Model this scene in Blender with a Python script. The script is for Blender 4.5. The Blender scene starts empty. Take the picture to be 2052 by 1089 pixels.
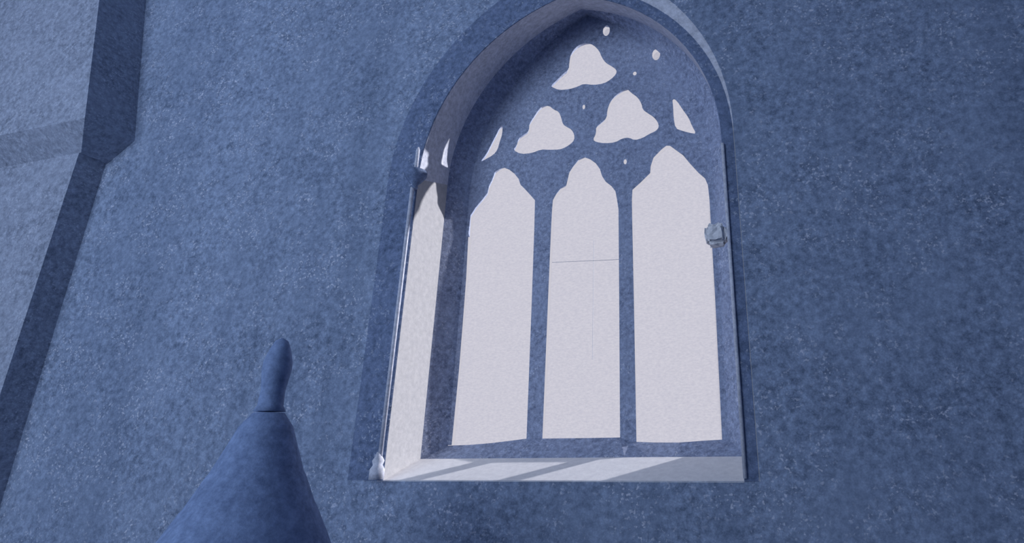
import bpy, bmesh, math, random
from mathutils import Vector, Matrix

random.seed(7)
scene = bpy.context.scene
C = scene.collection
Z0 = 1.617                      # height of the glass line above the floor

# ------------------------------------------------------------------ camera
yaw, pit, rol = -0.2462, 0.3038, -0.0137
fwd = Vector((math.sin(yaw)*math.cos(pit), math.cos(yaw)*math.cos(pit), math.sin(pit)))
rgt = Vector((math.cos(yaw), -math.sin(yaw), 0))
upv = rgt.cross(fwd)
r2 = math.cos(rol)*rgt + math.sin(rol)*upv
u2 = -math.sin(rol)*rgt + math.cos(rol)*upv
cam = bpy.data.cameras.new('camera')
cam.sensor_width = 36.0
cam.lens = 36.0*1100.0/2052.0
cam.shift_x = (1026.0-1275.3)/2052.0
cam.shift_y = 0.0
cam.clip_end = 200
co = bpy.data.objects.new('camera', cam)
M = Matrix((r2, u2, -fwd)).transposed().to_4x4()
M.translation = Vector((1.0367, -2.8478, Z0-0.0167))
co.matrix_world = M
C.objects.link(co)
scene.camera = co

# ------------------------------------------------------------------ world, sun, added blue fill, exposure
w = bpy.data.worlds.new('overcast_sky'); scene.world = w; w.use_nodes = True
bg = w.node_tree.nodes['Background']
bg.inputs[0].default_value = (0.625, 0.61, 0.685, 1)
bg.inputs[1].default_value = 0.945

sun = bpy.data.lights.new('sun', 'SUN'); sun.energy = 6.6; sun.angle = math.radians(1.6)
sun.color = (1.0, 0.975, 0.985)
so = bpy.data.objects.new('sun', sun); C.objects.link(so)
so.rotation_euler = Vector((-1.17, -1.0, -0.69)).to_track_quat('-Z', 'Y').to_euler()
so.location = (6, 6, 6)

fill = bpy.data.lights.new('rear_fill_light', 'AREA'); fill.shape = 'RECTANGLE'  # added lamp, tinted blue, brightens the room from behind the camera
fill.size = 4.6; fill.size_y = 4.2; fill.energy = 272; fill.color = (0.65, 0.79, 1.0)
do = bpy.data.objects.new('rear_fill_light', fill); C.objects.link(do)
do.location = (-3.1, -6.86, 3.6)
do.rotation_euler = Vector((0, 1, 0)).to_track_quat('-Z', 'Z').to_euler()

vs = scene.view_settings
vs.view_transform = 'Standard'; vs.look = 'None'; vs.exposure = 0.0; vs.gamma = 1.0
vs.use_curve_mapping = False

# ------------------------------------------------------------------ materials
def nodes(name):
    m = bpy.data.materials.new(name); m.use_nodes = True
    nt = m.node_tree; b = nt.nodes['Principled BSDF']
    return m, nt, b

def masonry(name, base, light, fleck, rough=0.9, scale=1.0, amt=0.5, fleck_amt=0.5, bump=0.25, streak=0.0):
    """mottled plaster or stone: broad cloud, fine grain, pale flecks, faint damp streaks"""
    m, nt, b = nodes(name)
    N = nt.nodes.new; L = nt.links.new
    tc = N('ShaderNodeTexCoord')
    def noise(sc, det, rgh, vec=None):
        n = N('ShaderNodeTexNoise'); n.inputs['Scale'].default_value = sc*scale
        n.inputs['Detail'].default_value = det; n.inputs['Roughness'].default_value = rgh
        L(vec or tc.outputs['Object'], n.inputs['Vector']); return n
    def ramp(src, a, c):
        r = N('ShaderNodeMapRange'); r.inputs[1].default_value = a; r.inputs[2].default_value = c
        L(src, r.inputs[0]); return r.outputs[0]
    def mixc(f, a, c):
        x = N('ShaderNodeMix'); x.data_type = 'RGBA'
        L(f, x.inputs[0])
        for s, v in ((6, a), (7, c)):
            if isinstance(v, tuple): x.inputs[s].default_value = v + (1,)
            else: L(v, x.inputs[s])
        return x.outputs[2]
    def mul(s, k):
        x = N('ShaderNodeMath'); x.operation = 'MULTIPLY'; L(s, x.inputs[0])
        if isinstance(k, float): x.inputs[1].default_value = k
        else: L(k, x.inputs[1])
        return x.outputs[0]
    n1 = noise(2.6, 6, 0.65); n2 = noise(30, 5, 0.78); n3 = noise(70, 2, 0.6); n4 = noise(6, 4, 0.65)
    n6 = noise(95, 3, 0.75)
    dark = tuple(v*(1-0.62*amt) for v in base); pale = tuple(v*(1+0.30*amt) for v in light)
    c = mixc(ramp(n2.outputs[0], 0.34, 0.66), dark, pale)
    c = mixc(mul(ramp(n6.outputs[0], 0.36, 0.64), 0.45*amt), c, dark)
    c = mixc(mul(ramp(n1.outputs[0], 0.38, 0.66), 0.5*amt), c, light)
    if streak > 0:
        mp = N('ShaderNodeMapping'); mp.inputs['Scale'].default_value = (3.2, 3.2, 0.12)
        L(tc.outputs['Object'], mp.inputs[0])
        n5 = noise(1.0, 3, 0.55, mp.outputs[0])
        c = mixc(mul(ramp(n5.outputs[0], 0.5, 0.68), streak), c, tuple(v*0.6 for v in base))
    f = mul(ramp(n3.outputs[0], 0.58, 0.66), ramp(n4.outputs[0], 0.44, 0.60))
    c = mixc(mul(f, fleck_amt), c, fleck)
    L(c, b.inputs['Base Color'])
    b.inputs['Roughness'].default_value = rough
    b.inputs['Specular IOR Level'].default_value = 0.12
    if bump:
        bp = N('ShaderNodeBump'); bp.inputs['Strength'].default_value = bump; bp.inputs['Distance'].default_value = 0.01
        L(n2.outputs[0], bp.inputs['Height']); L(bp.outputs[0], b.inputs['Normal'])
    return m

WALL = masonry('blue_limewashed_wall', (0.195, 0.265, 0.415), (0.295, 0.365, 0.51), (0.60, 0.63, 0.75), amt=0.85, fleck_amt=0.7, streak=0.35)
STONE = masonry('blue_grey_stone', (0.255, 0.315, 0.495), (0.385, 0.44, 0.60), (0.66, 0.68, 0.78), amt=0.9, fleck_amt=0.7, scale=1.2)
SURR = masonry('surround_stone', (0.125, 0.18, 0.315), (0.19, 0.245, 0.385), (0.55, 0.6, 0.72), amt=0.8, fleck_amt=0.5)
PIER = masonry('pier_stone', (0.265, 0.315, 0.43), (0.355, 0.40, 0.51), (0.62, 0.66, 0.78), amt=0.8)
WHITE = masonry('whitewashed_plaster', (0.40, 0.40, 0.42), (0.45, 0.445, 0.46), (0.52, 0.52, 0.53), amt=0.15, fleck_amt=0.2, bump=0.12)
SOFFIT = masonry('brightened_plaster', (0.54, 0.57, 0.68), (0.64, 0.66, 0.75), (0.78, 0.79, 0.85), amt=0.5, fleck_amt=0.4, bump=0.2)  # paler than the reveals, lightened to offset weak light on soffit and shafts
SILLM = masonry('brightened_sill_whitewash', (0.74, 0.73, 0.75), (0.79, 0.78, 0.79), (0.84, 0.84, 0.84), amt=0.12, fleck_amt=0.2, bump=0.1)  # whitewash lightened beyond the reveals to make up for glancing sun
CHIP = masonry('chipped_limestone', (0.74, 0.75, 0.8), (0.8, 0.81, 0.85), (0.86, 0.86, 0.88), amt=0.4, fleck_amt=0.8, bump=0.4, scale=1.5)
WOOD = masonry('weathered_oak', (0.185, 0.262, 0.46), (0.235, 0.32, 0.52), (0.35, 0.4, 0.5), amt=0.5, fleck_amt=0.1)
FLOORM = masonry('floor_stone', (0.12, 0.17, 0.27), (0.18, 0.23, 0.33), (0.4, 0.45, 0.55))
CEIL = masonry('ceiling_plaster', (0.24, 0.33, 0.50), (0.3, 0.38, 0.54), (0.5, 0.55, 0.65))
LEAD, nt_, b_ = nodes('lead'); b_.inputs['Base Color'].default_value = (0.4, 0.42, 0.48, 1); b_.inputs['Roughness'].default_value = 0.6

def glass_mat():
    m = bpy.data.materials.new('cloudy_old_glass'); m.use_nodes = True
    nt = m.node_tree; nt.nodes.clear(); N = nt.nodes.new; L = nt.links.new
    out = N('ShaderNodeOutputMaterial'); tr = N('ShaderNodeBsdfTransparent'); df = N('ShaderNodeBsdfTranslucent')
    df.inputs[0].default_value = (0.8, 0.8, 0.84, 1)
    mx = N('ShaderNodeMixShader'); mx.inputs[0].default_value = 0.05
    tc = N('ShaderNodeTexCoord')
    mp = N('ShaderNodeMapping'); mp.inputs['Scale'].default_value = (1, 1, 2.2); L(tc.outputs['Object'], mp.inputs[0])
    n = N('ShaderNodeTexNoise'); n.inputs['Scale'].default_value = 55; n.inputs['Detail'].default_value = 5; n.inputs['Roughness'].default_value = 0.75
    L(mp.outputs[0], n.inputs['Vector'])
    r = N('ShaderNodeValToRGB'); r.color_ramp.elements[0].position = 0.3; r.color_ramp.elements[1].position = 0.7
    r.color_ramp.elements[0].color = (0.86, 0.87, 0.90, 1); r.color_ramp.elements[1].color = (1, 1, 1, 1)
    L(n.outputs[0], r.inputs[0]); L(r.outputs[0], tr.inputs[0])
    L(tr.outputs[0], mx.inputs[1]); L(df.outputs[0], mx.inputs[2]); L(mx.outputs[0], out.inputs[0])
    return m
GLASS = glass_mat()

# ------------------------------------------------------------------ helpers
def link(name, me, mat, parent=None, smooth=False):
    o = bpy.data.objects.new(name, me); C.objects.link(o)
    me.materials.append(mat)
    if smooth:
        for p in me.polygons: p.use_smooth = True
    if parent: o.parent = parent
    return o

def from_bm(name, bm, mat, parent=None, smooth=False):
    bmesh.ops.recalc_face_normals(bm, faces=bm.faces[:])
    me = bpy.data.meshes.new(name); bm.to_mesh(me); bm.free()
    return link(name, me, mat, parent, smooth)

def struct(o): o['kind'] = 'structure'; return o
def empty(name, loc=(0, 0, 0)):
    o = bpy.data.objects.new(name, None); o.location = loc; C.objects.link(o); return o
def tag(o, label, cat, group=None):
    o['label'] = label; o['category'] = cat
    if group: o['group'] = group
    return o

def offset(pts, d):
    """grow a closed (x, z) outline by d"""
    n = len(pts); a = sum(pts[i][0]*pts[(i+1) % n][1]-pts[(i+1) % n][0]*pts[i][1] for i in range(n))
    s = 1 if a > 0 else -1; out = []
    for i in range(n):
        p, q, r = Vector(pts[i-1]), Vector(pts[i]), Vector(pts[(i+1) % n])
        t = ((q-p).normalized()+(r-q).normalized())
        t = t.normalized() if t.length > 1e-6 else (r-q).normalized()
        out.append((q.x+s*t.y*d, q.y-s*t.x*d))
    return out

def rounded(pts, it=1):
    """one round of corner cutting on a closed outline"""
    for _ in range(it):
        o = []
        for i in range(len(pts)):
            a, b = pts[i], pts[(i+1) % len(pts)]
            o += [(a[0]*.75+b[0]*.25, a[1]*.75+b[1]*.25), (a[0]*.25+b[0]*.75, a[1]*.25+b[1]*.75)]
        pts = o
    return pts

def plate(name, outer, holes, y0, y1, mat, parent=None, splay=0.0, outer_back=None):
    """slab between y0 (room side) and y1 with shaped holes, holes widening by splay towards the back"""
    bm = bmesh.new()
    def loop(pts, y):
        vs_ = [bm.verts.new((x, y, z+Z0)) for x, z in pts]
        es_ = [bm.edges.new((vs_[i], vs_[(i+1) % len(vs_)])) for i in range(len(vs_))]
        return vs_, es_
    pairs = [(outer, outer_back or outer)] + [(h, offset(h, splay if max(q[0] for q in h)-min(q[0] for q in h) > 0.1 else splay*1.3) if splay else h) for h in holes]
    F = [loop(a, y0) for a, b in pairs]; B = [loop(b, y1) for a, b in pairs]
    for S in (F, B):
        bmesh.ops.triangle_fill(bm, use_beauty=True, edges=[e for v, es in S for e in es])
    for (fv, fe), (bv, be) in zip(F, B):
        n = len(fv)
        for i in range(n):
            bm.faces.new((fv[i], fv[(i+1) % n], bv[(i+1) % n], bv[i]))
    return from_bm(name, bm, mat, parent)

def strips(name, rows, mat, parent=None, closed_v=False, smooth=False, caps=False):
    """grid surface through rows of 3-D points"""
    bm = bmesh.new()
    R = [[bm.verts.new((p[0], p[1], p[2]+Z0)) for p in r] for r in rows]
    for a, b in zip(R, R[1:]):
        n = len(a)
        for i in range(n if closed_v else n-1):
            bm.faces.new((a[i], a[(i+1) % n], b[(i+1) % n], b[i]))
    if caps:
        bm.faces.new(R[0]); bm.faces.new(R[-1])
    return from_bm(name, bm, mat, parent, smooth)

def lathe(name, prof, n, loc, mat, parent=None, smooth=True, rot=0.0):
    bm = bmesh.new(); rings = []
    for r, z in prof:
        rings.append([bm.verts.new((loc[0]+r*math.cos(rot+2*math.pi*k/n), loc[1]+r*math.sin(rot+2*math.pi*k/n), loc[2]+z)) for k in range(n)])
    for a, b in zip(rings, rings[1:]):
        for i in range(n): bm.faces.new((a[i], a[(i+1) % n], b[(i+1) % n], b[i]))
    bm.faces.new(rings[0]); bm.faces.new(rings[-1])
    return from_bm(name, bm, mat, parent, smooth)

def box(name, lo, hi, mat, parent=None, bevel=0.0, top=None, jitter=0.0):
    """box; top=(lo_x, hi_x, lo_y, hi_y) tapers it"""
    t = top or (lo[0], hi[0], lo[1], hi[1])
    bm = bmesh.new()
    v = [bm.verts.new(c) for c in ((lo[0], lo[1], lo[2]), (hi[0], lo[1], lo[2]), (hi[0], hi[1], lo[2]), (lo[0], hi[1], lo[2]),
                                   (t[0], t[2], hi[2]), (t[1], t[2], hi[2]), (t[1], t[3], hi[2]), (t[0], t[3], hi[2]))]
    for f in ((0, 3, 2, 1), (4, 5, 6, 7), (0, 1, 5, 4), (1, 2, 6, 5), (2, 3, 7, 6), (3, 0, 4, 7)):
        bm.faces.new([v[i] for i in f])
    if bevel: bmesh.ops.bevel(bm, geom=bm.edges[:], offset=bevel, segments=2, affect='EDGES')
    if jitter:
        bmesh.ops.subdivide_edges(bm, edges=bm.edges[:], cuts=2, use_grid_fill=True)
        for q in bm.verts: q.co += Vector([random.uniform(-jitter, jitter) for _ in range(3)])
    return from_bm(name, bm, mat, parent)

def arch_path(half, spring, apex, n=20, bottom=None):
    """(x, z) from lower left over a two-centred pointed arch to lower right"""
    c = ((apex-spring)**2-half**2)/(2*half); R = half+c
    a1 = math.atan2(apex-spring, c)
    left = [(c-R*math.cos(a1*k/n), spring+R*math.sin(a1*k/n)) for k in range(n+1)]
    if bottom is not None: left = [(-half, bottom)] + left
    return left + [(-x, z) for x, z in reversed(left[:-1])]

# ------------------------------------------------------------------ outlines of the tracery, metres on the window plane
OUT = {
    'lancet_l': [(-0.754, 1.374), (-0.722, 1.425), (-0.678, 1.475), (-0.646, 1.516), (-0.639, 1.564), (-0.618, 1.61), (-0.604, 1.658), (-0.574, 1.675), (-0.539, 1.677), (-0.503, 1.657), (-0.466, 1.624), (-0.436, 1.585), (-0.42, 1.541), (-0.384, 1.502), (-0.345, 1.456), (-0.317, 1.422)],
    'lancet_c': [(-0.201, 1.348), (-0.198, 1.407), (-0.176, 1.448), (-0.151, 1.478), (-0.113, 1.496), (-0.104, 1.539), (-0.095, 1.582), (-0.069, 1.622), (-0.038, 1.659), (0.0, 1.671), (0.038, 1.651), (0.075, 1.618), (0.101, 1.576), (0.116, 1.525), (0.139, 1.485), (0.175, 1.451), (0.199, 1.415), (0.208, 1.365), (0.218, 1.295)],
    'lancet_r': [(0.3, 1.348), (0.304, 1.41), (0.352, 1.449), (0.413, 1.504), (0.417, 1.548), (0.435, 1.602), (0.483, 1.648), (0.514, 1.67), (0.537, 1.666), (0.569, 1.634), (0.613, 1.591), (0.649, 1.534), (0.698, 1.464), (0.733, 1.424), (0.747, 1.38), (0.751, 1.291)],
    'tre_t': [(-0.241, 2.234), (-0.198, 2.274), (-0.156, 2.312), (-0.118, 2.338), (-0.116, 2.39), (-0.107, 2.455), (-0.074, 2.502), (-0.031, 2.522), (0.008, 2.519), (0.051, 2.492), (0.09, 2.44), (0.109, 2.382), (0.136, 2.334), (0.179, 2.298), (0.209, 2.265), (0.206, 2.236), (0.17, 2.202), (0.123, 2.181), (0.055, 2.183), (-0.015, 2.206), (-0.052, 2.192), (-0.11, 2.183), (-0.181, 2.19), (-0.226, 2.218)],
    'tre_l': [(-0.487, 1.798), (-0.46, 1.828), (-0.454, 1.877), (-0.417, 1.896), (-0.381, 1.92), (-0.381, 1.973), (-0.352, 2.018), (-0.325, 2.062), (-0.297, 2.091), (-0.246, 2.083), (-0.217, 2.05), (-0.178, 2.026), (-0.161, 1.979), (-0.148, 1.928), (-0.118, 1.902), (-0.09, 1.882), (-0.069, 1.843), (-0.068, 1.803), (-0.091, 1.779), (-0.126, 1.76), (-0.163, 1.75), (-0.234, 1.759), (-0.292, 1.771), (-0.353, 1.754), (-0.431, 1.759)],
    'tre_r': [(0.054, 1.784), (0.075, 1.823), (0.074, 1.872), (0.112, 1.898), (0.144, 1.925), (0.147, 1.978), (0.166, 2.036), (0.2, 2.077), (0.245, 2.102), (0.279, 2.11), (0.304, 2.076), (0.345, 2.036), (0.369, 1.985), (0.375, 1.943), (0.408, 1.91), (0.44, 1.882), (0.467, 1.841), (0.474, 1.805), (0.456, 1.781), (0.413, 1.767), (0.372, 1.746), (0.321, 1.738), (0.285, 1.763), (0.244, 1.764), (0.199, 1.743), (0.133, 1.747), (0.079, 1.764)],
    'dag_l': [(-0.574, 2.0), (-0.594, 1.981), (-0.613, 1.932), (-0.644, 1.868), (-0.675, 1.798), (-0.715, 1.746), (-0.686, 1.756), (-0.624, 1.783), (-0.597, 1.817), (-0.587, 1.867), (-0.57, 1.932)],
    'dag_r': [(0.561, 1.99), (0.588, 1.969), (0.625, 1.893), (0.656, 1.836), (0.673, 1.778), (0.697, 1.72), (0.657, 1.734), (0.613, 1.755), (0.574, 1.778), (0.565, 1.851), (0.565, 1.928)],
}
L_EDGE = [(-0.754, 1.374), (-0.76, 1.28), (-0.748, 0.953), (-0.746, 0.705), (-0.745, 0.41), (-0.749, 0.185), (-0.752, -0.012)]
BOTTOM = [(-0.95, -0.02), (-0.752, -0.014), (-0.64, -0.012), (-0.508, -0.004), (-0.38, 0.008), (-0.302, 0.016), (-0.21, 0.015), (0.005, 0.014),
          (0.223, 0.014), (0.274, -0.007), (0.40, -0.013), (0.528, -0.015), (0.65, -0.008), (0.745, -0.004), (0.95, -0.004)]
ZS = 1.25                                   # springing level of the lancets
YQ, YF = -0.106, -0.39                      # inner end of the casing, face of the wall
SILL_B, SILL_F = -0.081, -0.172
Q_PATH = arch_path(0.868, 1.55, 2.70, bottom=-0.172)
F_PATH = arch_path(0.866, 1.45, 2.54, bottom=-0.172)
W_PATH = arch_path(0.930, 1.50, 2.80, bottom=-0.172)
I_PATH = arch_path(0.775, 1.50, 2.74, bottom=-0.172)

# ================================================================== the setting
XL, XR, YR, ZT = -6.6, 3.0, -7.0, 6.9
wall = struct(plate('wall_front', [(XL, -Z0), (XR, -Z0), (XR, ZT-Z0), (XL, ZT-Z0)], [W_PATH], YF, 0.16, WALL))
struct(box('wall_left', (XL-0.2, YR, 0), (XL, 0.16, ZT), WALL))
struct(box('wall_right', (XR, YR, 0), (XR+0.2, 0.16, ZT), WALL))
struct(box('floor', (XL-0.2, YR-0.2, -0.15), (XR+0.2, 0.16, 0), FLOORM))
struct(box('ceiling', (XL-0.2, YR-0.2, ZT), (XR+0.2, 0.16, ZT+0.15), CEIL))
RO = [(-5.4, 1.5-Z0), (-0.8, 1.5-Z0), (-0.8, 5.7-Z0), (-5.4, 5.7-Z0)]  # opening made up in the unseen rear wall for the fill lamp
struct(plate('wall_rear', [(XL-0.2, -Z0), (XR+0.2, -Z0), (XR+0.2, ZT-Z0), (XL-0.2, ZT-Z0)], [RO], YR-0.2, YR, WALL))

# unseen window frame added behind the camera to go with the fill lamp
w2 = struct(empty('added_window_2', (0, 0, 0)))
for x in (-5.4, -3.887, -2.373, -0.86): box('mullion', (x, YR-0.14, 1.5), (x+0.06, YR-0.06, 5.7), STONE, w2)
for z in (1.5, 3.57, 5.64): box('transom', (-5.34, YR-0.13, z), (-0.86, YR-0.07, z+0.06), STONE, w2)

# ------------------------------------------------------------------ window_1: the traceried window
win = struct(empty('window_1', (0, 0, 0)))

# tracery head: arch plate whose lower edge follows the three lancet heads
low = []
for k, (xa, xb) in (('lancet_r', (0.300, 0.751)), ('lancet_c', (-0.203, 0.218)), ('lancet_l', (-0.758, -0.313))):
    pts = [q for q in OUT[k] if q[1] > ZS+0.02]
    low += [(xb, ZS)] + list(reversed(pts)) + [(xa, ZS)]
arch = [q for q in W_PATH if q[1] > ZS+0.01]
outer = [(-0.93, ZS)] + arch + [(0.93, ZS)] + low
def grow_low(pts, d):
    g = offset(pts, -d); n0 = len(arch)+2      # keep the arch edge, widen only the lancet heads
    return pts[:n0] + [((q[0], ZS) if abs(p[1]-ZS) < 1e-6 else q) for p, q in zip(pts[n0:], g[n0:])]
def ell(cx, cz, rx, rz, n=14): return [(cx+rx*math.cos(2*math.pi*k/n), cz+rz*math.sin(2*math.pi*k/n)) for k in range(n)]
EYES = [ell(0.139, 2.588, 0.024, 0.042), ell(0.469, 2.328, 0.026, 0.042), ell(0.328, 2.215, 0.012, 0.014, 10),
        ell(0.261, 1.601, 0.010, 0.017, 10), ell(-0.009, 2.031, 0.009, 0.017, 10)]
HOLES = [rounded(OUT[k]) for k in ('tre_t', 'tre_l', 'tre_r', 'dag_l', 'dag_r')] + EYES
head = plate('tracery_head', outer, HOLES, 0.0, 0.055, STONE, win, splay=0.036, outer_back=grow_low(outer, 0.034))
head['label'] = 'pointed stone tracery head pierced by trefoils'

# mullions, jambs and bottom rail
def mullion(l, r):
    rows = []
    for (xl, xr, z) in ((l[0], r[0], ZS), ((l[0]+l[1])/2, (r[0]+r[1])/2, 0.75), (l[1], r[1], 0.0), (l[1], r[1], -0.06)):
        rows.append([(xl, 0, z), (xr, 0, z), (xr-0.034, 0.055, z), (xl+0.034, 0.055, z)])
    return strips('mullion', rows, STONE, win, closed_v=True, caps=True)
mullion((-0.313, -0.302), (-0.203, -0.210))
mullion((0.218, 0.222), (0.300, 0.309))
rows = [[(-0.93, 0, ZS), (-0.758, 0, ZS), (-0.80, 0.055, ZS), (-0.93, 0.055, ZS)]]
for x, z in L_EDGE[2:]: rows.append([(-0.93, 0, z), (x, 0, z), (x-0.042, 0.055, z), (-0.93, 0.055, z)])
strips('jamb', rows, STONE, win, closed_v=True, caps=True)
strips('jamb', [[(x, 0, z), (0.93, 0, z), (0.93, 0.055, z), (x+0.018, 0.055, z)] for x, z in ((0.751, ZS), (0.751, 0.71), (0.745, -0.01))], STONE, win, closed_v=True, caps=True)
strips('bottom_rail', [[(x, 0.055, z-0.03), (x, 0, z), (x, YQ, SILL_B), (x, YQ, -0.172), (x, 0.055, -0.172)] for x, z in BOTTOM], STONE, win, closed_v=True, caps=True)

# splayed casing between tracery and plaster, all round the arch
strips('casing', [[(x, 0.0, z) for x, z in I_PATH], [(x, YQ, z) for x, z in Q_PATH], [(x, YQ, z) for x, z in W_PATH], [(x, 0.0, z) for x, z in W_PATH]], STONE, win)

# plaster reveals and soffit: solid lining between casing and wall face
def lining(name, i0, i1):
    return strips(name, [[(Q_PATH[i][0], YQ, Q_PATH[i][1]), (F_PATH[i][0], YF, F_PATH[i][1]), (W_PATH[i][0], YF, W_PATH[i][1]), (W_PATH[i][0], YQ, W_PATH[i][1])]
                         for i in range(i0, i1+1)], SOFFIT if name == 'soffit' else WHITE, win, closed_v=True, caps=True)
nP = len(Q_PATH)
lining('reveal', 0, 1)
lining('soffit', 1, nP-2)
lining('reveal', nP-2, nP-1)

# sloping sill
strips('sill', [[(x, YQ, SILL_B), (x, -0.38, SILL_F+0.003), (x, YF-0.001, SILL_F-0.002), (x, YF-0.001, SILL_F-0.004), (x, YQ, SILL_F-0.012)] for x in (-0.90, -0.3, 0.3, 0.866)], SILLM, win, closed_v=True, caps=True)

# flat stone surround, slender shaft with capital and base on the left arris
S_PATH = arch_path(1.07, 1.45, 2.80, bottom=-0.172)
rows = []
for (a, b) in zip(F_PATH, S_PATH):
    if a[0] > 0.02: b = (a[0]+(b[0]-a[0])*0.3, a[1]+(b[1]-a[1])*0.3)
    rows.append([(a[0], YF, a[1]), (a[0]*1.004, YF-0.005, a[1]), (b[0], YF-0.0006, b[1]), (b[0], YF+0.004, b[1])])
strips('surround', rows, SURR, win, closed_v=True, caps=True)
lathe('shaft', [(0.0105, -0.06), (0.0105, 1.40)], 12, (-0.872, YF-0.034, Z0), SOFFIT, win)
lathe('shaft', [(0.0105, 1.49), (0.0105, 1.62), (0.004, 1.64)], 12, (-0.866, YF-0.032, Z0), SOFFIT, win)
lathe('capital', [(0.014, 1.375), (0.022, 1.385), (0.018, 1.40), (0.042, 1.43), (0.062, 1.46), (0.062, 1.485), (0.02, 1.50)], 16, (-0.868, YF-0.026, Z0), SURR, win)
lathe('shaft_base', [(0.034, -0.165), (0.034, -0.12), (0.022, -0.10), (0.028, -0.08), (0.016, -0.06), (0.011, -0.04)], 16, (-0.878, YF-0.036, Z0), SOFFIT, win)
lathe('shaft', [(0.0085, -0.16), (0.0085, 1.40)], 12, (0.872, YF-0.012, Z0), SOFFIT, win)
br = box('bracket', (0.762, YF-0.03, 0.875+Z0), (0.862, YF+0.06, 0.978+Z0), CHIP, win, bevel=0.02, jitter=0.006)
br['label'] = 'chipped pale stone bracket'

# glass
def pane(pts, y=0.03, t=0.004):
    return plate('pane', pts, [], y, y+t, GLASS, win)
def lancet_pts(k, xa, xb, z0):
    return [(xa, z0)] + OUT[k] + [(xb, z0)]
pane(lancet_pts('lancet_l', -0.752, -0.303, -0.02))
pc = pane(lancet_pts('lancet_c', -0.211, 0.223, 0.0))
pane(lancet_pts('lancet_r', 0.309, 0.748, -0.02))
for h in HOLES: pane(h)
strips('lead_bar', [[(x, y, 1.016-0.0525*(x+0.2)+dz) for y, dz in ((0.026, -.0007), (0.03, -.0007), (0.03, .0007), (0.026, .0007))] for x in (-0.20, 0.218)], LEAD, pc, closed_v=True, caps=True)
strips('lead_bar', [[(0.058+dx, y, z) for y, dx in ((0.026, -.0006), (0.03, -.0006), (0.03, .0006), (0.026, .0006))] for z in (0.428, 1.126)], LEAD, pc, closed_v=True, caps=True)

# ================================================================== things
# wall pier with impost and tapering head, at the left
pier = tag(empty('wall_pier', (-4.1, YF, 0)), 'broad stone wall pier with dark shaded side at the left edge', 'pier')
def part(o, root):
    o.parent = root; o.matrix_parent_inverse = Matrix.Translation(-Vector(root.location)); return o
part(box('shaft', (-5.2, -0.55, 0.35), (-3.46, YF, 1.93+Z0), PIER), pier)
part(box('plinth', (-5.3, -0.62, 0.0), (-3.36, YF, 0.35), PIER, bevel=0.015), pier)
part(box('impost', (-5.2, -0.55, 1.93+Z0), (-3.44, YF, 2.08+Z0), PIER, top=(-5.2, -3.24, -0.69, YF)), pier)
part(box('tapered_head', (-5.2, -0.69, 2.08+Z0), (-3.24, YF, ZT), PIER, top=(-5.2, -4.05, -0.69, YF)), pier)

# font with pointed cover, only the cover reaches into the picture
FX, FY = -0.64, -1.30
font = tag(empty('stone_font', (FX, FY, 0)), 'octagonal stone font carrying the dark pointed cover', 'font')
part(lathe('base', [(0.42, 0), (0.42, 0.12), (0.34, 0.16), (0.34, 0.2)], 8, (FX, FY, 0), STONE, smooth=False, rot=math.pi/8), font)
part(lathe('stem', [(0.22, 0.2), (0.18, 0.3), (0.18, 0.55), (0.26, 0.68)], 8, (FX, FY, 0), STONE, smooth=False, rot=math.pi/8), font)
part(lathe('bowl', [(0.26, 0.68), (0.46, 0.84), (0.50, 0.88), (0.50, 1.06), (0.47, 1.08)], 8, (FX, FY, 0), STONE, smooth=False, rot=math.pi/8), font)
cov = tag(empty('font_cover', (FX, FY, 1.08)), 'dark pointed cover with knobbed tip standing below the window at lower left', 'cover')
part(lathe('rim', [(0.44, 0), (0.44, 0.04), (0.32, 0.05)], 8, (FX, FY, 1.08), WOOD, smooth=False, rot=math.pi/8), cov)
part(lathe('spire', [(0.32, 0.05), (0.225, 0.255), (0.185, 0.335), (0.178, 0.345), (0.138, 0.435), (0.130, 0.448), (0.092, 0.55), (0.078, 0.59), (0.046, 0.635)], 28, (FX, FY, 1.08), WOOD), cov)
fin = part(lathe('finial', [(0.048, 0.64), (0.038, 0.66), (0.036, 0.71), (0.039, 0.735), (0.044, 0.775), (0.043, 0.81), (0.032, 0.85), (0.02, 0.88), (0.004, 0.89)], 16, (FX, FY, 1.08), WOOD), cov)
